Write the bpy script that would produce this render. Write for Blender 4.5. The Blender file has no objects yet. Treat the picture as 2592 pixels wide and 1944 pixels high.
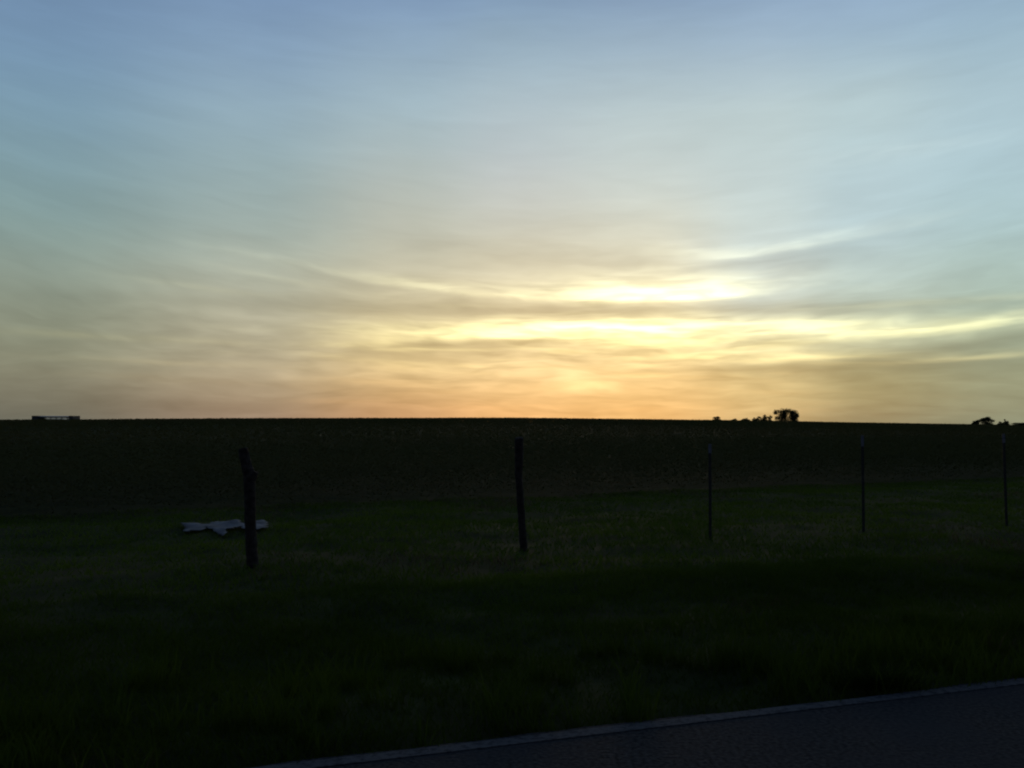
import bpy, math, random
import numpy as np
from mathutils import Vector, Matrix
R = math.radians
rng = np.random.default_rng(11)
random.seed(11)
scene = bpy.context.scene
C = scene.collection

# ------------------------------------------------------------------ camera
F, CX, CY, HZ = 2490.0, 1296.0, 972.0, 1076.0      # focal length, centre and horizon in photo pixels
EYE = 1.55
PITCH = math.atan((HZ - CY) / F)
cam = bpy.data.cameras.new('camera'); cam_o = bpy.data.objects.new('camera', cam); C.objects.link(cam_o)
cam.sensor_width = 36; cam.lens = 36 * F / 2592; cam.clip_start = 0.05; cam.clip_end = 20000
cam_o.location = (0, 0, EYE); cam_o.rotation_euler = (math.pi / 2 + PITCH, 0, 0)
scene.camera = cam_o

def ray(px, py):                                    # photo pixel -> world direction
    x, z = (px - CX) / F, (CY - py) / F
    c, s = math.cos(PITCH), math.sin(PITCH)
    return Vector((x, c - z * s, s + z * c)).normalized()
def azel(px, py):
    d = ray(px, py)
    return math.degrees(math.atan2(d.x, d.y)), math.degrees(math.asin(d.z))

# ------------------------------------------------------------------ sky
SUN_AZ, SUN_EL = azel(1540, 850)
world = bpy.data.worlds.new('World'); scene.world = world; world.use_nodes = True
nt = world.node_tree; nt.nodes.clear()
N = nt.nodes; LK = nt.links

class V:
    def __init__(s, k): s.k = k
    def __add__(a, b): return op('ADD', a, b)
    __radd__ = __add__
    def __sub__(a, b): return op('SUBTRACT', a, b)
    def __rsub__(a, b): return op('SUBTRACT', b, a)
    def __mul__(a, b): return op('MULTIPLY', a, b)
    __rmul__ = __mul__
    def __truediv__(a, b): return op('DIVIDE', a, b)
    def __neg__(a): return op('MULTIPLY', a, -1.0)
def setin(sock, v):
    if isinstance(v, V): LK.new(v.k, sock)
    else: sock.default_value = v
def op(o, a, b=None, clamp=False):
    n = N.new('ShaderNodeMath'); n.operation = o; n.use_clamp = clamp
    setin(n.inputs[0], a)
    if b is not None: setin(n.inputs[1], b)
    return V(n.outputs[0])
def vmax(a, b): return op('MAXIMUM', a, b)
def vmin(a, b): return op('MINIMUM', a, b)
def gauss(r2): return op('EXPONENT', -r2)
def smooth(v, a, b):
    n = N.new('ShaderNodeMapRange'); n.interpolation_type = 'SMOOTHSTEP'
    setin(n.inputs['Value'], v); n.inputs['From Min'].default_value = a; n.inputs['From Max'].default_value = b
    return V(n.outputs['Result'])
def combine(x, y, z):
    n = N.new('ShaderNodeCombineXYZ')
    for i, v in enumerate((x, y, z)): setin(n.inputs[i], v)
    return V(n.outputs[0])
def noise(vec, scale, detail=3, rough=0.5, dist=0.0):
    n = N.new('ShaderNodeTexNoise'); LK.new(vec.k, n.inputs['Vector'])
    n.inputs['Scale'].default_value = scale; n.inputs['Detail'].default_value = detail
    n.inputs['Roughness'].default_value = rough; n.inputs['Distortion'].default_value = dist
    return V(n.outputs['Fac'])
def mixc(f, a, b, mode='MIX'):
    n = N.new('ShaderNodeMix'); n.data_type = 'RGBA'; n.blend_type = mode; n.clamp_factor = (mode == 'MIX')
    setin(n.inputs[0], f)
    for i, v in ((6, a), (7, b)):
        if isinstance(v, V): LK.new(v.k, n.inputs[i])
        else: n.inputs[i].default_value = (*v, 1)
    return V(n.outputs[2])
def lin(c): return tuple((v / 255 / 12.92) if v / 255 <= 0.04045 else ((v / 255 + 0.055) / 1.055) ** 2.4 for v in c)
def ramp(t, stops):
    n = N.new('ShaderNodeValToRGB'); LK.new(t.k, n.inputs[0]); cr = n.color_ramp; cr.interpolation = 'B_SPLINE'
    while len(cr.elements) < len(stops): cr.elements.new(0.5)
    for e, (el, c) in zip(cr.elements, stops):
        e.position = math.sqrt(el / 90); e.color = (*lin(c), 1)
    return V(n.outputs[0])
def vscale(col, f):
    n = N.new('ShaderNodeVectorMath'); n.operation = 'SCALE'; LK.new(col.k, n.inputs[0]); setin(n.inputs['Scale'], f)
    return V(n.outputs[0])
def vadd(a, b):
    n = N.new('ShaderNodeVectorMath'); n.operation = 'ADD'; LK.new(a.k, n.inputs[0]); LK.new(b.k, n.inputs[1])
    return V(n.outputs[0])

tc = N.new('ShaderNodeTexCoord'); sp = N.new('ShaderNodeSeparateXYZ'); LK.new(tc.outputs['Generated'], sp.inputs[0])
dx_, dy_, dz_ = (V(sp.outputs[i]) for i in range(3))
DEG = 180 / math.pi
A = op('ARCTAN2', dx_, dy_) * DEG                   # azimuth, degrees, 0 = north of the frame
L = op('ARCSINE', op('MINIMUM', op('MAXIMUM', dz_, -1.0), 1.0)) * DEG
D = A - SUN_AZ
Drad = D * (1 / DEG)
# streak coordinates: cloud bands sag towards the sun's azimuth, as seen from below
cosD = op('COSINE', Drad); sinD = op('SINE', Drad)
lift = vmax(L, 0.0)
sag = (1.0 - cosD) * (lift * 2.1) * gauss((L - 10.0) * (L - 10.0) * (1 / 90.0))
Ls = L - sag
big = noise(combine(sinD * 2.2, cosD * 2.2, Ls * 0.16), 1.0, 3, 0.5)
warp = (noise(combine(sinD * 5.0, cosD * 5.0, Ls * 0.5), 1.0, 3, 0.55) - 0.5)
warp2 = (noise(combine(sinD * 16.0, cosD * 16.0, Ls * 1.3), 1.0, 3, 0.6) - 0.5)
Lw = L + warp * 0.9 + warp2 * 0.22
Lsw = Ls + warp * 1.6
streak = noise(combine(sinD * 7.5, cosD * 7.5, Lsw * 0.85), 1.0, 3, 0.5, 0.2)        # long soft bands
fibre = noise(combine(sinD * 21.0, cosD * 21.0, (Lsw + warp2 * 0.4) * 2.5), 1.0, 2, 0.5, 0.2)

# smooth veil of high cloud: colours by height above the horizon, for four azimuths
t = op('SQRT', op('MULTIPLY', vmax(Lw, 0.0), 1 / 90.0, True))
ROWS = (0, 150, 300, 450, 600, 700, 800, 900, 980, 1050)
COLS = [
    (110, [(110, 137, 170), (115, 143, 175), (119, 149, 173), (125, 153, 165), (131, 155, 155), (140, 155, 147), (140, 147, 131), (132, 134, 116), (124, 122, 107), (103, 105, 96)]),
    (650, [(120, 147, 181), (130, 156, 184), (142, 166, 182), (147, 169, 175), (158, 172, 167), (168, 173, 160), (172, 168, 148), (167, 159, 137), (162, 147, 125), (144, 126, 112)]),
    (1030, [(128, 156, 190), (147, 171, 192), (160, 182, 193), (172, 182, 181), (178, 180, 168), (186, 181, 160), (194, 182, 149), (204, 184, 139), (202, 168, 124), (186, 145, 112)]),
    (1300, [(132, 160, 190), (154, 177, 194), (172, 188, 197), (182, 190, 194), (189, 189, 176), (198, 191, 168), (210, 196, 160), (222, 201, 155), (230, 194, 143), (214, 163, 116)]),
    (1650, [(136, 162, 192), (157, 179, 197), (182, 198, 203), (188, 200, 202), (200, 202, 190), (208, 203, 180), (222, 212, 176), (230, 207, 156), (222, 188, 136), (204, 163, 114)]),
    (1930, [(140, 166, 196), (157, 179, 199), (184, 200, 203), (186, 202, 207), (190, 205, 205), (187, 201, 204), (196, 204, 190), (204, 194, 152), (194, 175, 128), (178, 160, 120)]),
    (2180, [(142, 166, 196), (152, 177, 198), (180, 198, 202), (178, 200, 209), (176, 198, 206), (178, 198, 200), (182, 196, 182), (160, 160, 130), (150, 147, 112), (132, 130, 105)]),
    (2530, [(144, 168, 196), (150, 177, 197), (168, 190, 201), (172, 196, 207), (172, 198, 205), (174, 197, 195), (166, 184, 170), (150, 160, 137), (140, 146, 121), (124, 132, 112)])]
HIGH = [(34, (98, 122, 164)), (55, (64, 84, 122)), (90, (50, 68, 104))]
back = ramp(t, [(0, (58, 62, 72)), (4, (64, 69, 84)), (10, (64, 75, 96)), (20, (62, 77, 106)), (45, (54, 72, 108)), (90, (50, 68, 104))])
veil = None
for px, cols in COLS:
    rr = ramp(t, sorted((max(azel(1296, y)[1], 0.0), (c[0] * .99, c[1] * 1.005, c[2])) for y, c in zip(ROWS, cols)) + HIGH); a1 = azel(px, 700)[0]
    veil = rr if veil is None else mixc(smooth(A, a0_, a1), veil, rr)
    a0_ = a1
absD = op('ABSOLUTE', D)
veil = mixc(smooth(absD, 32.0, 115.0), veil, back)

# glow of the veiled sun: flattened by the bands, strongest round the sun
gl1 = gauss((D * D) * (1 / (13.0 * 13.0)) + (Lw - SUN_EL) * (Lw - SUN_EL) * (1 / (4.2 * 4.2)))
amp = 0.085 + 0.42 * gl1 + 0.16 * (1.0 - smooth(L, 4.0, 15.0)) * (1.0 - smooth(absD, 25.0, 60.0))
mod = 1.05 + 0.05 * smooth(L, 8.0, 17.0) + (streak - 0.5) * (amp * 2.0) + (fibre - 0.5) * amp * (1.9 - smooth(L, 4.0, 9.0)) + (big - 0.5) * 0.30
veil = vscale(veil, vmax(mod, 0.25))

# separate sunlit and shaded cloud bands: photo pixel centre, half length, thickness above / below, tilt, sag, strength
LR = {q: L + warp * (0.35 * q) + warp2 * (0.30 * q) for q in (.2, .5, .8, 1.25)}
def band(px, py, half, up, down, tilt, curve, s, rag=1.0):
    a0, e0 = azel(px, py); k = math.degrees(1 / F)
    da = A - a0
    lw = LR[min(LR, key=lambda q: abs(q - rag))]
    dl = lw - e0
    if tilt: dl = dl + da * tilt
    if curve: dl = dl - da * da * curve
    u = vmax(dl, 0.0) * (1 / (up * k)); d = vmin(dl, 0.0) * (1 / (down * k))
    r = u * u + d * d + (da * da) * (1 / (half * k) ** 2)
    return gauss(r) * s
bright = [
    (1660, 756, 240, 44, 8, -0.01, 0.006, 1.5, .2), (1240, 745, 260, 16, 9, 0.09, .002, .28, .6), (1040, 716, 150, 10, 9, 0.17, 0, .16, .5),
    (1500, 834, 400, 24, 22, -0.01, 0, 1.45, .5), (2040, 838, 380, 22, 24, 0.0, 0, .66, .8), (2460, 816, 330, 20, 14, -0.05, 0, .46, .8),
    (1050, 860, 230, 14, 10, -0.06, 0, .30, .7), (1740, 880, 300, 24, 26, 0.06, 0, .45, 1.4), (1950, 905, 240, 12, 9, 0.0, 0, .40, 1.2),
    (1600, 946, 120, 8, 6, 0.03, 0, .15, 1.2), (1330, 928, 240, 8, 7, 0.03, 0, .14, 1.2), (1500, 985, 200, 8, 7, 0.0, 0, .17, 1.2),
    (1890, 958, 110, 8, 7, 0.13, 0, .26, .8), (1450, 1032, 420, 11, 12, 0.0, 0, .18, .8), (850, 1016, 110, 7, 6, 0.02, 0, .17, .6),
    (930, 968, 190, 10, 8, 0.05, 0, .14, .8), (1010, 880, 120, 12, 9, 0.0, 0, .16, 1.0), (1060, 930, 230, 10, 8, 0.09, 0, .15, .8),
    (2030, 620, 230, 17, 8, -0.13, 0, .34, .9), (1780, 640, 120, 18, 14, 0.05, 0, .20, 1.2), (2440, 908, 160, 8, 6, -0.05, 0, .30, .5),
    (640, 645, 140, 8, 8, 0.14, 0, .06, .5), (700, 705, 130, 7, 7, 0.18, 0, .06, .5), (500, 728, 160, 8, 8, 0.1, 0, .05, .6),
    (900, 700, 150, 9, 9, 0.2, 0, .08, .6), (330, 855, 330, 9, 9, 0.02, 0, .06, .6), (430, 920, 260, 8, 8, 0.03, 0, .06, .7),
    (560, 968, 320, 9, 8, 0.04, 0, .06, .8), (2290, 380, 200, 20, 20, -0.03, 0, .09, 1.0), (2430, 760, 300, 9, 9, -0.02, 0, .12, .8)]
dark = [
    (1900, 782, 760, 14, 22, 0.0, 0, .30, .6), (1150, 775, 420, 16, 16, 0.02, 0, .16, .7), (1130, 872, 200, 8, 10, -0.03, 0, .30, .7),
    (1010, 905, 200, 18, 16, 0.04, 0, .22, 1.0), (1500, 868, 240, 8, 10, 0.03, 0, .22, .8), (1960, 868, 120, 9, 10, 0.05, 0, .30, 1.0),
    (2250, 930, 420, 26, 30, 0.0, 0, .22, 1.0), (2450, 875, 260, 14, 14, -0.12, 0, .22, .7), (1450, 1005, 420, 10, 10, 0.0, 0, .17, .8),
    (1820, 935, 240, 9, 9, 0.0, 0, .26, 1.0), (950, 985, 260, 14, 12, 0.03, 0, .14, .8), (1250, 900, 200, 10, 10, 0.02, 0, .16, 1.0),
    (1950, 660, 260, 18, 22, -0.12, 0, .13, .8), (1500, 670, 420, 24, 20, 0.02, 0, .07, .8), (600, 770, 500, 14, 14, 0.02, 0, .10, .7),
    (500, 1030, 700, 26, 20, 0.0, 0, .14, .6), (700, 820, 420, 12, 12, 0.01, 0, .07, .7)]
B = None; K = None
for b in bright:
    g = band(*b); B = g if B is None else B + g
for b in dark:
    g = band(*b); K = g if K is None else K + g
# torn wisps in the lower glow
wx = noise(combine(sinD * 13.0, cosD * 13.0, (Ls + warp * 0.7) * 2.4), 1.0, 1.5, 0.4, 0.2)
wy = noise(combine(sinD * 9.0 + 7.3, cosD * 9.0, (Ls + warp * 0.5) * 2.0), 1.0, 2, 0.45, 0.2)
zone = gauss(D * D * (1 / 240.0) + (L - 4.2) * (L - 4.2) * (1 / 9.0))
B = B * (0.50 + 0.75 * smooth(wx * 0.6 + fibre * 0.4, 0.36, 0.62)) * (0.34 + 0.66 * smooth(L, 1.8, 5.0)) + smooth(wx, 0.52, 0.74) * zone * (0.14 + 0.13 * gl1)
K = K + smooth(wy, 0.48, 0.70) * zone * 0.18
K = K * (0.7 + fibre * 0.6)
litcol = ramp(t, [(0, (255, 160, 96)), (1.4, (255, 190, 120)), (2.8, (255, 214, 140)), (4, (255, 236, 150)), (6.0, (255, 248, 178)), (8.4, (255, 250, 196)), (11, (240, 244, 214)), (16, (220, 225, 215)), (90, (150, 160, 180))])
skyc = vscale(veil, vmax(1.0 - K, 0.2))
skyc = vadd(skyc, vscale(litcol, B * 0.85))
nish = N.new('ShaderNodeTexSky'); nish.sky_type = 'NISHITA'; nish.sun_disc = False
nish.sun_elevation = R(SUN_EL); nish.sun_rotation = R(SUN_AZ); nish.air_density = 1.0; nish.dust_density = 1.5; nish.ozone_density = 1.0
clear = vscale(V(nish.outputs[0]), 0.05)
final = mixc(0.90, clear, skyc)
plain = mixc(0.90, clear, veil)
def background(c):
    n = N.new('ShaderNodeBackground'); n.inputs['Strength'].default_value = 1.0; LK.new(c.k, n.inputs['Color']); return n
mixs = N.new('ShaderNodeMixShader')
here = (1.0 - smooth(absD, 36.0, 46.0)) * (1.0 - smooth(L, 17.0, 21.0)) * smooth(L, -3.0, -1.0)
LK.new(here.k, mixs.inputs[0]); LK.new(background(plain).outputs[0], mixs.inputs[1]); LK.new(background(final).outputs[0], mixs.inputs[2])
wo = N.new('ShaderNodeOutputWorld'); LK.new(mixs.outputs[0], wo.inputs[0])
world.cycles.sampling_method = 'MANUAL'; world.cycles.sample_map_resolution = 512

# ------------------------------------------------------------------ sun, exposure
sun = bpy.data.lights.new('sun', 'SUN'); sun.energy = 0.25; sun.angle = R(12); sun.color = (1.0, 0.72, 0.42)
sun_o = bpy.data.objects.new('sun', sun); C.objects.link(sun_o)
sd = Vector((math.sin(R(SUN_AZ)) * math.cos(R(SUN_EL)), math.cos(R(SUN_AZ)) * math.cos(R(SUN_EL)), math.sin(R(SUN_EL))))
sun_o.rotation_euler = sd.to_track_quat('Z', 'Y').to_euler(); sun_o.location = sd * 50
vs = scene.view_settings; vs.view_transform = 'Standard'; vs.look = 'None'; vs.exposure = 0; vs.gamma = 1
scene.render.engine = 'CYCLES'
cy = scene.cycles; cy.max_bounces = 3; cy.diffuse_bounces = 2; cy.glossy_bounces = 1; cy.transmission_bounces = 1; cy.transparent_max_bounces = 2
cy.use_adaptive_sampling = True; cy.adaptive_threshold = 0.02; cy.adaptive_min_samples = 16; cy.time_limit = 600; cy.use_denoising = True; cy.filter_width = 2.1
cy.caustics_reflective = False; cy.caustics_refractive = False

# ------------------------------------------------------------------ materials
def mat(name):
    m = bpy.data.materials.new(name); m.use_nodes = True
    return m, m.node_tree, m.node_tree.nodes['Principled BSDF']
def noise_mat(name, c1, c2, scale, rough=0.9, bump=0.0, spec=0.2, c3=None, scale3=1.0):
    m, t_, b = mat(name); n, l = t_.nodes, t_.links
    co = n.new('ShaderNodeTexCoord'); no = n.new('ShaderNodeTexNoise'); no.inputs['Scale'].default_value = scale; no.inputs['Detail'].default_value = 6
    l.new(co.outputs['Object'], no.inputs['Vector'])
    r = n.new('ShaderNodeValToRGB'); r.color_ramp.elements[0].position = .35; r.color_ramp.elements[1].position = .68
    r.color_ramp.elements[0].color = (*c1, 1); r.color_ramp.elements[1].color = (*c2, 1)
    l.new(no.outputs['Fac'], r.inputs[0]); out = r.outputs[0]
    if c3:
        n3 = n.new('ShaderNodeTexNoise'); n3.inputs['Scale'].default_value = scale3; n3.inputs['Detail'].default_value = 4
        l.new(co.outputs['Object'], n3.inputs['Vector'])
        mr = n.new('ShaderNodeMapRange'); mr.inputs['From Min'].default_value = .5; mr.inputs['From Max'].default_value = .68; l.new(n3.outputs['Fac'], mr.inputs['Value'])
        mx = n.new('ShaderNodeMix'); mx.data_type = 'RGBA'; l.new(mr.outputs[0], mx.inputs[0]); l.new(out, mx.inputs[6]); mx.inputs[7].default_value = (*c3, 1); out = mx.outputs[2]
    l.new(out, b.inputs['Base Color']); b.inputs['Roughness'].default_value = rough; b.inputs['Specular IOR Level'].default_value = spec
    if bump:
        bp = n.new('ShaderNodeBump'); bp.inputs['Strength'].default_value = bump; bp.inputs['Distance'].default_value = .02
        l.new(no.outputs['Fac'], bp.inputs['Height']); l.new(bp.outputs[0], b.inputs['Normal'])
    return m
def leaf_mat(name, trans, rough=.75, spec=.1):
    m, t_, b = mat(name); n, l = t_.nodes, t_.links
    at = n.new('ShaderNodeAttribute'); at.attribute_name = 'tint'
    b.inputs['Roughness'].default_value = rough; b.inputs['Specular IOR Level'].default_value = spec
    l.new(at.outputs['Color'], b.inputs['Base Color'])
    tr = n.new('ShaderNodeBsdfTranslucent'); l.new(at.outputs['Color'], tr.inputs['Color'])
    mx = n.new('ShaderNodeMixShader'); mx.inputs[0].default_value = trans
    l.new(b.outputs[0], mx.inputs[1]); l.new(tr.outputs[0], mx.inputs[2]); l.new(mx.outputs[0], n['Material Output'].inputs[0])
    return m
M_leaf = leaf_mat('leaf', .28, .9, .0); M_grass = leaf_mat('grass_blade', .3, .9, .0)
M_ground = noise_mat('turf_soil', (.020, .026, .008), (.040, .048, .014), 2.2, .95, .5, .02, (.048, .044, .016), .35)
M_asphalt = noise_mat('asphalt', (.018, .0175, .016), (.056, .054, .049), 42, .95, .6, .03, (.034, .035, .035), .8)
M_wood = noise_mat('weathered_wood', (.018, .013, .010), (.050, .040, .032), 18, .9, .7, .1)
M_steel = noise_mat('painted_steel', (.012, .016, .013), (.030, .026, .022), 40, .6, .2, .3)
M_white = noise_mat('white_paint', (.50, .50, .48), (.70, .70, .68), 30, .6, .1, .3)
M_tip = noise_mat('faded_white_paint', (.10, .10, .11), (.15, .15, .16), 30, .7, .1, .2)
M_plastic = noise_mat('white_plastic', (.11, .108, .098), (.22, .216, .20), 6, .95, .3, .02)
M_bark = noise_mat('bark', (.02, .016, .012), (.05, .04, .03), 4, .95, .5, .1)
M_tin = noise_mat('pale_metal_cladding', (.28, .30, .30), (.36, .38, .37), 1.5, .55, .0, .3)
M_roof = noise_mat('grey_metal_roof', (.20, .21, .21), (.28, .29, .29), 1.2, .6, .0, .3)
M_dark = noise_mat('dark_timber', (.05, .05, .046), (.09, .085, .075), 3, .9, .2, .1)
m, t_, b = mat('translucent_sheeting'); n, l = t_.nodes, t_.links
co = n.new('ShaderNodeTexCoord'); no = n.new('ShaderNodeTexNoise'); no.inputs['Scale'].default_value = .8; l.new(co.outputs['Object'], no.inputs['Vector'])
r = n.new('ShaderNodeValToRGB'); r.color_ramp.elements[0].color = (.42, .45, .41, 1); r.color_ramp.elements[1].color = (.56, .58, .54, 1); l.new(no.outputs['Fac'], r.inputs[0])
l.new(r.outputs[0], b.inputs['Base Color']); tr = n.new('ShaderNodeBsdfTranslucent'); l.new(r.outputs[0], tr.inputs['Color'])
mx = n.new('ShaderNodeMixShader'); mx.inputs[0].default_value = .8; l.new(b.outputs[0], mx.inputs[1]); l.new(tr.outputs[0], mx.inputs[2]); l.new(mx.outputs[0], n['Material Output'].inputs[0])
M_poly = m
# worn road paint: paint flaked away to asphalt
m, t_, b = mat('worn_road_paint'); n, l = t_.nodes, t_.links
co = n.new('ShaderNodeTexCoord'); no = n.new('ShaderNodeTexNoise'); no.inputs['Scale'].default_value = 22; no.inputs['Detail'].default_value = 8; no.inputs['Roughness'].default_value = .7
l.new(co.outputs['Object'], no.inputs['Vector'])
r = n.new('ShaderNodeValToRGB'); r.color_ramp.elements[0].position = .40; r.color_ramp.elements[1].position = .54
r.color_ramp.elements[0].color = (.04, .041, .041, 1); r.color_ramp.elements[1].color = (.085, .086, .080, 1)
l.new(no.outputs['Fac'], r.inputs[0]); l.new(r.outputs[0], b.inputs['Base Color']); b.inputs['Roughness'].default_value = .95; b.inputs['Specular IOR Level'].default_value = .03
M_paint = m

# ------------------------------------------------------------------ mesh helpers
def obj(name, verts, faces, material, parent=None, tint=None, smooth_=False):
    me = bpy.data.meshes.new(name)
    verts = np.asarray(verts, dtype=np.float32)
    if isinstance(faces, np.ndarray):
        nf, k = faces.shape
        me.vertices.add(len(verts)); me.vertices.foreach_set('co', verts.ravel())
        me.loops.add(nf * k); me.loops.foreach_set('vertex_index', faces.astype(np.int32).ravel())
        me.polygons.add(nf); me.polygons.foreach_set('loop_start', np.arange(0, nf * k, k, dtype=np.int32))
        me.update(calc_edges=True)
    else:
        me.from_pydata([tuple(v) for v in verts], [], faces)
    me.validate()
    if tint is not None:
        ca = me.color_attributes.new('tint', 'FLOAT_COLOR', 'POINT')
        ca.data.foreach_set('color', np.concatenate([tint, np.ones((len(tint), 1))], 1).astype(np.float32).ravel())
    if smooth_: me.polygons.foreach_set('use_smooth', np.ones(len(me.polygons), dtype=bool))
    me.materials.append(material)
    o = bpy.data.objects.new(name, me); C.objects.link(o)
    if parent: o.parent = parent
    return o
def empty(name, loc):
    o = bpy.data.objects.new(name, None); o.location = loc; o.empty_display_size = .2; C.objects.link(o); return o
def tag(o, label, cat, group=None):
    o['label'] = label; o['category'] = cat
    if group: o['group'] = group
    return o
def tube(path, radii, sides=10, jitter=0.0, cap=True, seed=0):
    rg = np.random.default_rng(seed)
    P = [Vector(p) for p in path]; verts = []; faces = []
    for i, p in enumerate(P):
        d = (P[min(i + 1, len(P) - 1)] - P[max(i - 1, 0)]).normalized()
        u = d.cross(Vector((.31, .9, .21))).normalized(); w = d.cross(u)
        for k in range(sides):
            a = 2 * math.pi * k / sides; rr = radii[i] * (1 + jitter * rg.uniform(-1, 1))
            verts.append(p + u * math.cos(a) * rr + w * math.sin(a) * rr)
    for i in range(len(P) - 1):
        for k in range(sides):
            a, b_ = i * sides + k, i * sides + (k + 1) % sides
            faces.append((a, b_, b_ + sides, a + sides))
    if cap: faces.append(tuple(range(sides))[::-1]); faces.append(tuple(range((len(P) - 1) * sides, len(P) * sides)))
    return verts, faces
def box(x0, x1, y0, y1, z0, z1):
    v = [(x, y, z) for z in (z0, z1) for y in (y0, y1) for x in (x0, x1)]
    f = [(0, 2, 3, 1), (4, 5, 7, 6), (0, 1, 5, 4), (2, 6, 7, 3), (0, 4, 6, 2), (1, 3, 7, 5)]
    return v, f
def join(*parts):
    V_, F_ = [], []
    for v, f in parts:
        o = len(V_); V_ += list(v); F_ += [tuple(i + o for i in q) for q in f]
    return V_, F_

# ------------------------------------------------------------------ lie of the land
TH = R(70); RS = np.array([math.sin(TH), math.cos(TH)]); RQ = np.array([-math.cos(TH), math.sin(TH)])   # along / across the road
def to_sq(x, y): return x * RS[0] + y * RS[1], x * RQ[0] + y * RQ[1]
def to_xy(s, q): return s * RS[0] + q * RQ[0], s * RS[1] + q * RQ[1]
EDGE, FIELD, CREST, CROP_H = 4.63, 19.0, 165.0, 0.85
def field_edge(s): return 18.6 + .139 * np.clip(s, -25, 45)
cr_az = np.array([azel(x, 1060)[0] for x in (-900, 0, 600, 1296, 1700, 2000, 2592, 3400)])
cr_el = np.array([.27, .315, .43, .475, .365, .25, .03, -.05])        # degrees, height of the skyline of the field
def sstep(a, b_, v):
    u = np.clip((v - a) / (b_ - a), 0, 1); return u * u * (3 - 2 * u)
def vnoise(x, y, sc, seed):
    rg = np.random.default_rng(seed); tab = rg.random((64, 64))
    X, Y = x * sc, y * sc; i, j = np.floor(X).astype(int), np.floor(Y).astype(int); u, v = X - i, Y - j
    u, v = u * u * (3 - 2 * u), v * v * (3 - 2 * v); g = lambda a, b_: tab[a % 64, b_ % 64]
    return (g(i, j) * (1 - u) + g(i + 1, j) * u) * (1 - v) + (g(i, j + 1) * (1 - u) + g(i + 1, j + 1) * u) * v
def ground_z(x, y):
    x = np.asarray(x, float); y = np.asarray(y, float)
    s, q = to_sq(x, y); r_ = np.hypot(x, y)
    az = np.degrees(np.arctan2(x, np.maximum(y, 1e-3)))
    top = EYE + np.tan(np.radians(np.interp(az, cr_az, cr_el))) * np.minimum(r_, 320) - CROP_H - .06
    z = sstep(FIELD + 1, CREST, q) * top
    z = z - 2.6 * sstep(CREST, CREST + 260, q) - 40 * sstep(700, 6000, q)
    vg = sstep(EDGE, EDGE + .8, q) * (1 - sstep(FIELD - 1, FIELD + 6, q))
    z = z - vg * (.05 * np.exp(-((q - 7.2) / 1.4) ** 2)) + vg * (.10 * (vnoise(x, y, .55, 3) - .5) + .07 * (vnoise(x, y, 1.7, 4) - .5))
    return z - .05 * (1 - sstep(EDGE, EDGE + .25, q)) - .015
def hit(px, py):                                    # where the sight line through a photo pixel meets the land
    d = ray(px, py); a = np.arange(2, 60, .004)
    k = int(np.argmax(EYE + d.z * a <= ground_z(d.x * a, d.y * a)))
    return Vector((0, 0, EYE)) + d * float(a[k])

def axis(lims):
    return np.unique(np.concatenate([np.arange(a, b_, st) for a, b_, st in lims]))
S = axis([(-9000, -1000, 800), (-1000, -100, 60), (-100, -20, 8), (-20, 40, .4), (40, 120, 8), (120, 1000, 60), (1000, 9001, 800)])
Q = axis([(-9000, -400, 800), (-400, -20, 30), (-20, 4, 3), (4, 26, .25), (26, 60, 2), (60, 500, 12), (500, 1500, 100), (1500, 9001, 800)])
sg, qg = np.meshgrid(S, Q); xg, yg = to_xy(sg, qg)
gv = np.stack([xg, yg, ground_z(xg, yg)], -1).reshape(-1, 3)
nS, nQ = len(S), len(Q); idx = np.arange(nS * nQ).reshape(nQ, nS)
gf = np.stack([idx[:-1, :-1], idx[:-1, 1:], idx[1:, 1:], idx[1:, :-1]], -1).reshape(-1, 4)
ground = obj('ground', gv, gf, M_ground, smooth_=True); ground['kind'] = 'structure'

# ------------------------------------------------------------------ road with its worn edge line
def strip(name, q0, q1, z0, z1, material, parent=None, wob=0.0):
    ss = axis([(-200, -12, 6), (-12, 30, .15), (30, 400, 6)])
    w = wob * (vnoise(ss, ss * 0, 1.3, 8) - .5) + wob * .7 * (vnoise(ss, ss * 0, 5.1, 9) - .5)
    vs_ = []
    for i, s_ in enumerate(ss):
        for q_, z_ in ((q0, z0), (q0, z1), (q1 + w[i], z1), (q1 + w[i] + .02, z0)):
            vs_.append((*to_xy(s_, q_), z_))
    n_ = len(ss); fs = []
    for i in range(n_ - 1):
        a = i * 4
        for k in range(3): fs.append((a + k, a + k + 1, a + 5 + k, a + 4 + k))
    return obj(name, vs_, fs, material, parent)
road = strip('road', -3.0, EDGE + .035, -.06, 0.0, M_asphalt, wob=.05); road['kind'] = 'structure'
strip('edge_line', EDGE - .085, EDGE, .001, .005, M_paint, road, wob=.012)

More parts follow.
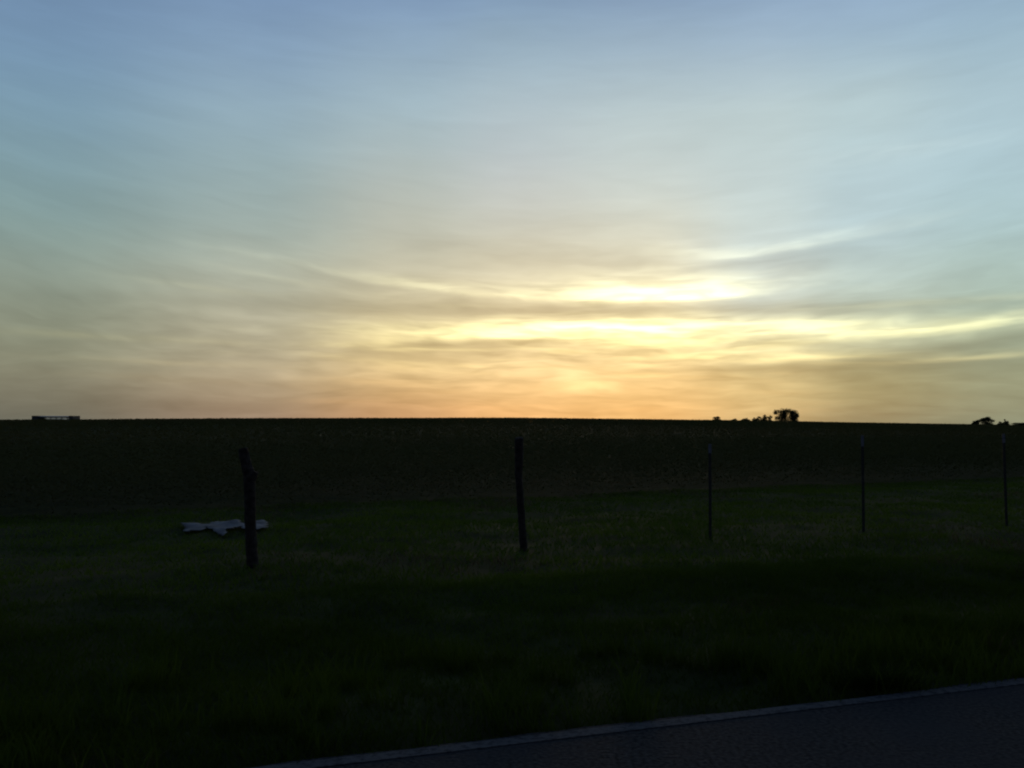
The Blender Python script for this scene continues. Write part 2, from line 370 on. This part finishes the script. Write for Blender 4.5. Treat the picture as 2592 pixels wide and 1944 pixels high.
# ------------------------------------------------------------------ fence: two crooked wooden posts, three steel posts
def post_path(pts, base):                           # pixel centre line and widths at the depth of the base
    out = []
    for (px, py, w) in pts:
        d = ray(px, py); k = base.y / d.y
        p = Vector((0, 0, EYE)) + d * k; out.append((p, w / 2 / F * base.y))
    return out
def wooden_post(pts, label, seed, stub=None):
    b0 = hit(pts[-1][0], pts[-1][1]); root = empty('fence_post', b0)
    pr = post_path(pts, b0); pr.append((pr[-1][0] + Vector((.01, 0, -.35)), pr[-1][1] * 1.05))
    pr = pr[::-1]; P = []; Rr = []
    for i in range(len(pr) - 1):
        for k in range(6):
            f = k / 6; P.append(pr[i][0].lerp(pr[i + 1][0], f) - b0); Rr.append(pr[i][1] * (1 - f) + pr[i + 1][1] * f)
    P.append(pr[-1][0] - b0); Rr.append(pr[-1][1])
    Rr[-1] *= .93
    v, f = tube(P, Rr, 14, .07, True, seed)
    n_ = len(v)
    for i in range(14): v[n_ - 1 - i] = v[n_ - 1 - i] + Vector((0, 0, random.uniform(-.014, .012)))     # rough sawn top
    obj('shaft', v, f, M_wood, root)
    if stub:
        p0, p1 = post_path(stub, b0)
        path = [p0[0] - b0, (p0[0].lerp(p1[0], .5)) - b0 + Vector((0, 0, -.004)), p1[0] - b0]
        v, f = tube(path, [p0[1], (p0[1] + p1[1]) / 2, p1[1]], 10, .12, True, seed + 1)
        obj('branch_stub', v, f, M_wood, root)
    tag(root, label, 'fence post', 'posts of the roadside fence')
    return root
wooden_post([(615, 1135, 25), (619, 1155, 26), (624, 1178, 27), (632, 1204, 31), (632, 1228, 29), (634, 1330, 28), (637, 1390, 29), (640, 1436, 30)],
            'crooked wooden fence post with a broken branch stub, in front of the white sheet', 1, stub=[(634, 1218, 24), (648, 1194, 13)])
wooden_post([(1314, 1108, 23), (1314, 1125, 23), (1313, 1200, 19), (1316, 1250, 18), (1319, 1295, 19), (1322, 1340, 19), (1326, 1394, 20)],
            'straighter leaning wooden fence post near the middle, between crooked post and thin steel posts', 5)
def steel_post(top, tipy, base, label):
    b0 = hit(*base); root = empty('steel_fence_post', b0)
    dt = ray(*top); ptop = Vector((0, 0, EYE)) + dt * (b0.y / dt.y) - b0
    dm = ray(top[0] + (base[0] - top[0]) * (tipy - top[1]) / (base[1] - top[1]), tipy); pm = Vector((0, 0, EYE)) + dm * (b0.y / dm.y) - b0
    def tee(p0, p1, g=0.0):
        sec = [(-.019 - g, -.005 - g), (.019 + g, -.005 - g), (.019 + g, .003 + g), (.004 + g, .003 + g), (.004 + g, .030 + g), (-.004 - g, .030 + g), (-.004 - g, .003 + g), (-.019 - g, .003 + g)]
        c_, s_ = math.cos(R(-20)), math.sin(R(-20))
        v = [p + Vector((a * c_ - b_ * s_, a * s_ + b_ * c_, 0)) for p in (p0, p1) for a, b_ in sec]
        f = [(i, (i + 1) % 8, (i + 1) % 8 + 8, i + 8) for i in range(8)] + [tuple(range(8))[::-1], tuple(range(8, 16))]
        return v, f
    low = Vector((0, 0, 0)) - (pm.normalized() * .3)
    studs = []
    for k in range(18):
        c = low.lerp(pm, .25 + .72 * k / 17); v, f = box(c.x - .006, c.x + .006, c.y - .016, c.y - .0045, c.z - .008, c.z + .008); studs.append(([Vector(q) for q in v], f))
    obj('shaft', *tee(low, pm), M_steel, root)
    obj('studs', *join(*studs), M_steel, root)['kind'] = 'stuff'
    obj('painted_tip', *tee(pm, ptop, .001), M_tip, root)['label'] = 'faded white painted top end'
    tag(root, label, 'fence post', 'posts of the roadside fence')
steel_post((1797, 1124), 1147, (1798, 1367), 'thin steel fence post with pale tip, nearest the wooden posts')
steel_post((2183, 1102), 1130, (2186, 1347), 'thin steel fence post with pale tip, middle one of three')
steel_post((2540, 1098), 1121, (2548, 1332), 'thin leaning steel fence post with pale tip, at the right edge of the photo')

# ------------------------------------------------------------------ white sheet on the grass
def sheet(name, outline, lift, seed, material, label, cat, cells=46):
    pts = [hit(*p) for p in outline]; c0 = sum(pts, Vector()) / len(pts)
    poly = np.array([(p.x - c0.x, p.y - c0.y) for p in pts])
    mn, mx_ = poly.min(0), poly.max(0); nx = cells; ny = max(6, int(cells * .8))
    gx = np.linspace(mn[0], mx_[0], nx); gy = np.linspace(mn[1], mx_[1], ny)
    def inside(x, y):
        r_ = False; n_ = len(poly)
        for i in range(n_):
            x1, y1 = poly[i]; x2, y2 = poly[i - 1]
            if (y1 > y) != (y2 > y) and x < (x2 - x1) * (y - y1) / (y2 - y1) + x1: r_ = not r_
        return r_
    vid = {}; vs_ = []; fs = []; sz = (mx_ - mn).max()
    def vert(i, j):
        if (i, j) not in vid:
            x, y = gx[i], gy[j]; u, w = np.array(x / sz * 7 + 20), np.array(y / sz * 5 + 20)
            z = lift * (.45 + .9 * abs(float(vnoise(u, w, 1, seed)) - .5) * 2 + .35 * float(vnoise(u, w, 2.7, seed + 1)))
            jx = (float(vnoise(u, w, 3, seed + 2)) - .5) * sz * .03
            vid[i, j] = len(vs_); vs_.append((x + jx, y + jx, float(ground_z(x + c0.x, y + c0.y)) - c0.z + z))
        return vid[i, j]
    for i in range(nx - 1):
        for j in range(ny - 1):
            if inside((gx[i] + gx[i + 1]) / 2, (gy[j] + gy[j + 1]) / 2): fs.append((vert(i, j), vert(i + 1, j), vert(i + 1, j + 1), vert(i, j + 1)))
    o = obj(name, vs_, fs, material, smooth_=True); o.location = c0
    so = o.modifiers.new('thickness', 'SOLIDIFY'); so.thickness = .004
    tag(o, label, cat); return c0, poly
zo = [(245, 1025), (300, 1015), (400, 1015), (500, 1035), (550, 1005), (640, 998), (700, 1010), (760, 1000), (830, 1005), (910, 1015), (1035, 1005), (1090, 985), (1115, 1000), (1135, 1050),
      (1100, 1065), (1040, 1085), (915, 1085), (870, 1080), (835, 1058), (780, 1080), (720, 1085), (690, 1145), (650, 1140), (590, 1095), (530, 1058), (470, 1085), (340, 1095), (330, 1110), (280, 1115), (260, 1065)]
sh_c, sh_poly = sheet('plastic_sheet', [(400 + a / 4.147, 1083 + b_ / 4.147 + 4) for a, b_ in zo], .06, 21, M_plastic,
                      'crumpled dirty white plastic sheet lying on the grass behind the crooked post', 'sheet')

# ------------------------------------------------------------------ grass of the verge
def blades(P, h, w, lean, tint, seed):
    rg = np.random.default_rng(seed); n_ = len(P)
    a = rg.uniform(0, 2 * math.pi, n_); u = np.stack([np.cos(a), np.sin(a), np.zeros(n_)], 1) * w[:, None] / 2
    b_ = rg.uniform(0, 2 * math.pi, n_); ln = np.stack([np.cos(b_), np.sin(b_), np.zeros(n_)], 1) * (lean * h)[:, None]
    up = np.zeros((n_, 3)); up[:, 2] = h
    v = np.stack([P - u, P + u, P + up * .6 + ln * .4 + u * .7, P + up * .6 + ln * .4 - u * .7, P + up + ln], 1).reshape(-1, 3)
    k = np.arange(n_)[:, None] * 5
    f = np.concatenate([k + np.array([[0, 1, 2]]), k + np.array([[0, 2, 3]]), k + np.array([[3, 2, 4]])], 0)
    return v, f, np.repeat(tint, 5, 0)
def scatter(n_, s0, s1, q0, q1, seed, keep=None):
    rg = np.random.default_rng(seed); s = rg.uniform(s0, s1, n_); q = rg.uniform(q0, q1, n_)
    x, y = to_xy(s, q); az = np.degrees(np.arctan2(x, np.maximum(y, .01)))
    ok = (np.abs(az) < 40) & (y > 1)
    x, y, s, q = x[ok], y[ok], s[ok], q[ok]
    return np.stack([x, y, ground_z(x, y) - .01], 1), s, q, rg
GREEN = np.array([.068, .100, .010]); DARKG = np.array([.036, .064, .008]); STRAW = np.array([.085, .070, .034])
def tints(P, rg, dry):
    a = vnoise(P[:, 0], P[:, 1], .8, 12); f = np.clip(a * .7 + rg.random(len(P)) * .5, 0, 1)[:, None]
    c = DARKG * (1 - f) + GREEN * f
    d = ((vnoise(P[:, 0], P[:, 1], .45, 13) * .6 + vnoise(P[:, 0], P[:, 1], 1.6, 14) * .4 + rg.random(len(P)) * .35) > dry).astype(float)[:, None]
    return c * (1 - d) + STRAW * d * (.6 + .6 * rg.random((len(P), 1)))
def in_sheet(P):
    x, y = P[:, 0] - sh_c.x, P[:, 1] - sh_c.y
    return (x > sh_poly[:, 0].min() - .05) & (x < sh_poly[:, 0].max() + .05) & (y > sh_poly[:, 1].min() - .9) & (y < sh_poly[:, 1].max())
parts = []
for (n_, s0, s1, q0, q1, hh, ww, seed) in ((230000, -6, 16, EDGE + .02, 9.5, .060, .007, 1), (270000, -12, 36, 9.5, 24.5, .055, .014, 2)):
    P, s, q, rg = scatter(n_, s0, s1, q0, q1, seed)
    tuft = vnoise(P[:, 0], P[:, 1], 2.3, 16) * .6 + vnoise(P[:, 0], P[:, 1], .7, 17) * .7
    keep = rg.random(len(P)) < .35 + .75 * tuft
    keep &= q < field_edge(s) + .5
    P, q, tuft = P[keep], q[keep], tuft[keep]
    h = hh * (.45 + .9 * tuft) * (.6 + .8 * rg.random(len(P))); h *= np.where(in_sheet(P), .6, 1)
    parts.append(blades(P, h, ww * (.6 + .8 * rg.random(len(P))), 4 * .1 + 1.1 * rg.random(len(P)), tints(P, rg, .99) * (.72 + .68 * sstep(5.5, 13.5, q + 3 * (vnoise(P[:, 0], P[:, 1], .6, 22) - .5)))[:, None], seed))
# taller tufts along the road edge and a few in the ditch
P, s, q, rg = scatter(60000, -4, 12, EDGE + .0, 6.6, 5)
tn = vnoise(P[:, 0], P[:, 1], 3.1, 18) * .6 + vnoise(P[:, 0], P[:, 1], 9, 19) * .4
keep = tn - np.clip(q - EDGE, 0, 3) * .06 > .56; P = P[keep]; q = q[keep]
h = (.10 + .20 * rg.random(len(P)) ** 2)
parts.append(blades(P, h, .008 * (.6 + .7 * rg.random(len(P))), .2 + .6 * rg.random(len(P)), tints(P, rg, .98) * .85, 6))
# blades that hang over the paint in one clump
bp = hit(2225, 1764); n_ = 420; rg = np.random.default_rng(7)
P = np.stack([bp.x + rg.normal(0, .13, n_), bp.y + .02 + rg.normal(0, .03, n_), np.full(n_, -.005)], 1)
parts.append(blades(P, .07 + .10 * rg.random(n_), np.full(n_, .008), .9 + .5 * rg.random(n_), np.tile(DARKG * .6, (n_, 1)), 9))
off = 0; Vv, Ff, Tt = [], [], []
for v, f, t3 in parts: Vv.append(v); Ff.append(f + off); Tt.append(t3); off += len(v)
grass = obj('grass', np.concatenate(Vv), np.concatenate(Ff), M_grass, tint=np.concatenate(Tt)); grass['kind'] = 'stuff'
tag(grass, 'short dark green verge grass between the road and the crop field', 'grass')

# ------------------------------------------------------------------ the crop: leafy plants in rows up to the crest
def leaves(Cn, size, rg, tint, flat=.5):
    n_ = len(Cn); nrm = rg.normal(size=(n_, 3)); nrm[:, 2] = np.abs(nrm[:, 2]) + flat; nrm /= np.linalg.norm(nrm, axis=1)[:, None]
    u = np.cross(nrm, rg.normal(size=(n_, 3))); u /= np.linalg.norm(u, axis=1)[:, None] + 1e-9; w = np.cross(nrm, u)
    u *= size[:, None]; w *= size[:, None] * .62
    v = np.stack([Cn - u, Cn - w * .9 + u * .1, Cn + u, Cn + w * .9 + u * .1], 1).reshape(-1, 3)
    f = np.arange(n_ * 4).reshape(-1, 4); return v, f, np.repeat(tint, 4, 0)
CG = np.array([.056, .066, .022]); CB = np.array([.078, .070, .027])
Vv, Ff, Tt = [], [], []; off = 0
for (q0, q1, s0, s1, row, step, nl, ls, seed) in ((15.0, 27, -18, 44, .5, .15, 36, .033, 1), (27, 55, -40, 80, .76, .36, 24, .06, 2), (55, CREST + 22, -130, 230, 1.5, 1.0, 16, .10, 3), (138, CREST + 8, -130, 230, .9, .6, 12, .10, 4)):
    rg = np.random.default_rng(100 + seed)
    qq, ss = np.meshgrid(np.arange(q0, q1, row), np.arange(s0, s1, step))
    s = ss.ravel() + rg.normal(0, step * .35, ss.size); q = qq.ravel() + rg.normal(0, row * .16, ss.size)
    x, y = to_xy(s, q); ok = np.abs(np.degrees(np.arctan2(x, np.maximum(y, .01)))) < 38; x, y = x[ok], y[ok]; n_ = len(x)
    q = q[ok]; s = s[ok]; ok = q > field_edge(s); x, y, q, s = x[ok], y[ok], q[ok], s[ok]; n_ = len(x); big_ = vnoise(x, y, .12, 33)
    ph = CROP_H * (.84 + .08 * rg.random(n_) + .12 * big_); ph *= np.where(q < field_edge(s) + .6, .75, 1)
    hz = rg.random((n_, nl)) ** .75; rad = .26 * (row / .5) ** .5
    ang = rg.uniform(0, 2 * math.pi, (n_, nl)); rr = rad * np.sqrt(rg.random((n_, nl))) * (1.1 - .5 * hz)
    Cn = np.stack([x[:, None] + rr * np.cos(ang), y[:, None] + rr * np.sin(ang), ground_z(x, y)[:, None] + hz * ph[:, None]], -1).reshape(-1, 3)
    mixf = np.clip(.75 * vnoise(Cn[:, 0], Cn[:, 1], .06, 34) + .3 * rg.random(len(Cn)), 0, 1)[:, None]
    v, f, t3 = leaves(Cn, ls * (.7 + .6 * rg.random(len(Cn))), rg, CG * (1 - mixf) + CB * mixf, 2.4 if seed < 3 else .9)
    Vv.append(v); Ff.append(f + off); Tt.append(t3); off += len(v)
crop = obj('crop', np.concatenate(Vv), np.concatenate(Ff), M_leaf, tint=np.concatenate(Tt)); crop['kind'] = 'stuff'
tag(crop, 'dark leafy crop covering the gently rising field up to the skyline', 'crop')

# ------------------------------------------------------------------ trees, shrubs and shed beyond the crest
def woody(name, px, top, width, dist, seed, label, cat, group, clumps=None, bare=0.3, nleaf=900, leaf=.22, kind='tree'):
    rg = np.random.default_rng(seed); d = ray(px, 1060); x, y = d.x / d.y * dist, dist
    gz = float(ground_z(x, y)); H = EYE + (HZ - top) / F * dist - gz; W = width / F * dist
    hid = float(np.clip((EYE + math.tan(R(np.interp(math.degrees(math.atan2(x, y)), cr_az, cr_el))) * dist - gz) / H, 0, .9))
    root = empty(name, (x, y, gz))
    if clumps is None:
        clumps = [(rg.uniform(-.36, .36), rg.uniform(-.1, .62), rg.uniform(.14, .24)) for _ in range(9)] + [(rg.uniform(-.2, .2), .82, .12), (0, .1, .3)]
    clumps = clumps + [(-.25, -.1, .22), (.22, -.1, .22), (.02, .1, .26)]
    centres = []
    for (cx, cz, cr) in clumps: centres.append(Vector((cx * W, rg.uniform(-.3, .3) * W, H * (hid + (1 - hid) * cz))))
    bare = hid * .8; fork = Vector((0, 0, H * bare)); limbs = []
    tr = tube([(0, 0, -.4), (W * .01, 0, H * bare * .5), fork], [max(.05, H * .028), H * .024, H * .018], 8, .1, True, seed)
    for c in centres:
        m_ = fork.lerp(c, .5) + Vector((rg.uniform(-.05, .05) * W, 0, .04 * H)); limbs.append(tube([fork - Vector((0, 0, .05 * H)), m_, c], [H * .014, H * .008, H * .003], 5, .1, False, seed))
    obj('trunk' if kind == 'tree' else 'stem', *join(tr, *limbs), M_bark, root)
    Cn, Sz = [], []
    for c, (cx, cz, cr) in zip(centres, clumps):
        k = int(3 * nleaf * cr / sum(q[2] for q in clumps)); p = rg.normal(size=(k, 3)); p /= np.linalg.norm(p, axis=1)[:, None]; p *= (rg.random(k) ** .6 * 1.25)[:, None]
        p *= np.array([cr * W * 1.05, cr * W * 1.05, cr * H * (1 - hid) * 1.15]) * (.85 + .3 * rg.random((k, 1)))
        Cn.append(np.array(c) + p); Sz.append(leaf * (.6 + .8 * rg.random(k)))
    Cn = np.concatenate(Cn); Sz = np.concatenate(Sz); f_ = rg.random((len(Cn), 1))
    v, f, t3 = leaves(Cn, Sz, rg, np.array([.022, .034, .014]) * (1 - f_) + np.array([.040, .052, .020]) * f_, .1)
    obj('crown' if kind == 'tree' else 'foliage', v, f, M_leaf, root, tint=t3)
    tag(root, label, cat, group)
TG = 'trees on the skyline'; SG = 'shrubs on the skyline'
woody('tree', 1979, 1037, 36, 520, 51, 'round-topped tree on the skyline, left one of the close pair', 'tree', TG,
      [(-.32, .78, .17), (-.12, .74, .2), (.1, .83, .2), (.3, .86, .17), (.25, .68, .2), (.18, .52, .18), (-.4, .66, .09), (.1, .36, .22), (-.05, .45, .2), (.25, .25, .22), (-.28, .25, .13)], .3, 1500, .24)
woody('tree', 2006, 1038, 34, 524, 52, 'tree with a sloping right side on the skyline, right one of the close pair', 'tree', TG,
      [(-.2, .88, .17), (0, .8, .19), (.2, .72, .2), (-.15, .66, .2), (.05, .55, .22), (.38, .55, .14), (.3, .42, .15), (0, .35, .22), (-.2, .3, .2), (.2, .2, .2)], .3, 1500, .24)
woody('shrub', 1932, 1049, 26, 510, 53, 'bushy shrub on the skyline just left of the tree pair', 'shrub', SG, None, .25, 600, .2, 'shrub')
woody('shrub', 1949, 1052, 14, 512, 54, 'thin sparse shrub on the skyline wedged beside the tree pair', 'shrub', SG, [(0, .85, .14), (.3, .7, .14), (-.3, .6, .15), (0, .4, .2)], .3, 260, .2, 'shrub')
woody('shrub', 1912, 1057, 20, 505, 55, 'low wispy shrub on the skyline, third clump left of the tree pair', 'shrub', SG, None, .2, 320, .2, 'shrub')
woody('shrub', 1886, 1058, 26, 505, 56, 'wide low shrub on the skyline midway between lone leaning shrub and tree pair', 'shrub', SG, None, .2, 420, .2, 'shrub')
woody('shrub', 1858, 1060, 14, 500, 57, 'tiny low shrub on the skyline right of the lone leaning shrub', 'shrub', SG, None, .2, 220, .2, 'shrub')
woody('shrub', 1814, 1055, 20, 500, 58, 'lone leaning shrub on the skyline, leftmost of the shrub row', 'shrub', SG, [(.1, .85, .18), (-.1, .7, .22), (-.3, .55, .2), (.2, .6, .2)], .2, 420, .2, 'shrub')
woody('tree', 2469, 1063, 20, 470, 61, 'small round tree on the skyline, left of the peaked tree near the right edge', 'tree', TG, None, .25, 700, .2)
woody('tree', 2497, 1056, 38, 475, 62, 'broad tree with a single peak on the skyline near the right edge', 'tree', TG,
      [(.12, .9, .13), (.12, .78, .16), (-.1, .72, .18), (-.3, .62, .17), (.25, .6, .18), (.0, .5, .24), (.4, .45, .14), (-.38, .45, .14), (0, .3, .25)], .25, 1300, .2)
woody('shrub', 2532, 1067, 16, 470, 63, 'small faint shrub on the skyline between peaked tree and feathery shrub', 'shrub', SG, None, .2, 300, .2, 'shrub')
woody('shrub', 2546, 1061, 18, 470, 64, 'taller feathery shrub on the skyline close to the right edge', 'shrub', SG, None, .25, 420, .2, 'shrub')
woody('shrub', 2580, 1070, 36, 470, 65, 'long flat hedge-like shrub on the skyline touching the right edge', 'shrub', SG,
      [(-.4, .7, .14), (-.2, .75, .15), (0, .7, .15), (.2, .8, .15), (.4, .75, .14), (-.3, .4, .2), (.3, .4, .2), (0, .4, .2)], .15, 500, .2, 'shrub')

dS = 470.0; d0, d1 = ray(82, 1060), ray(185, 1060); xa, xb = d0.x / d0.y * dS, d1.x / d1.y * dS
gz = float(ground_z((xa + xb) / 2, dS)); Wd = xb - xa; zt = EYE + (HZ - 1053) / F * dS - gz
sh = empty('farm_shed', ((xa + xb) / 2, dS, gz))
rv = [(-Wd / 2 - .2, -.4, zt - .42), (Wd / 2 + .2, -.4, zt - .42), (Wd / 2 + .2, 3.5, zt - .12), (-Wd / 2 - .2, 3.5, zt - .12), (Wd / 2 + .2, 7.4, zt - .42), (-Wd / 2 - .2, 7.4, zt - .42)]
rv2 = [(a, b_, c + .12) for a, b_, c in rv]
obj('roof', rv2 + rv, [(0, 1, 2, 3), (3, 2, 4, 5), (6, 9, 8, 7), (9, 11, 10, 8), (0, 6, 7, 1), (5, 4, 10, 11), (0, 3, 9, 6), (3, 5, 11, 9), (1, 7, 8, 2), (2, 8, 10, 4)], M_roof, sh)
for y_ in (.1, 6.8):
    obj('beam', *box(-Wd / 2, Wd / 2, y_ - .08, y_ + .08, zt - .68, zt - .43), M_dark, sh)
    for k in range(6):
        x = -Wd / 2 + 3.2 + (Wd - 6.2) * k / 5; obj('pole', *box(x - .09, x + .09, y_ - .09, y_ + .09, -.3, zt - .69), M_dark, sh)
obj('back_wall', [(-Wd / 2 + 1, 7.0, -.3), (Wd / 2 - 1, 7.0, -.3), (Wd / 2 - 1, 7.0, zt - .44), (-Wd / 2 + 1, 7.0, zt - .44)], [(0, 1, 2, 3)], M_poly, sh)['label'] = 'pale translucent middle'
for sgn, w_ in ((-1, 2.6), (1, 1.8)):
    a = sgn * Wd / 2; x0, x1 = min(a, a - sgn * w_), max(a, a - sgn * w_)
    obj('end_bay', *box(x0 - .05, x1, -.6, 7.6, -.3, zt + .1), M_dark, sh)['label'] = 'dark solid end bay'
tag(sh, 'long low shed with solid dark ends and paler middle on the skyline at far left', 'shed')
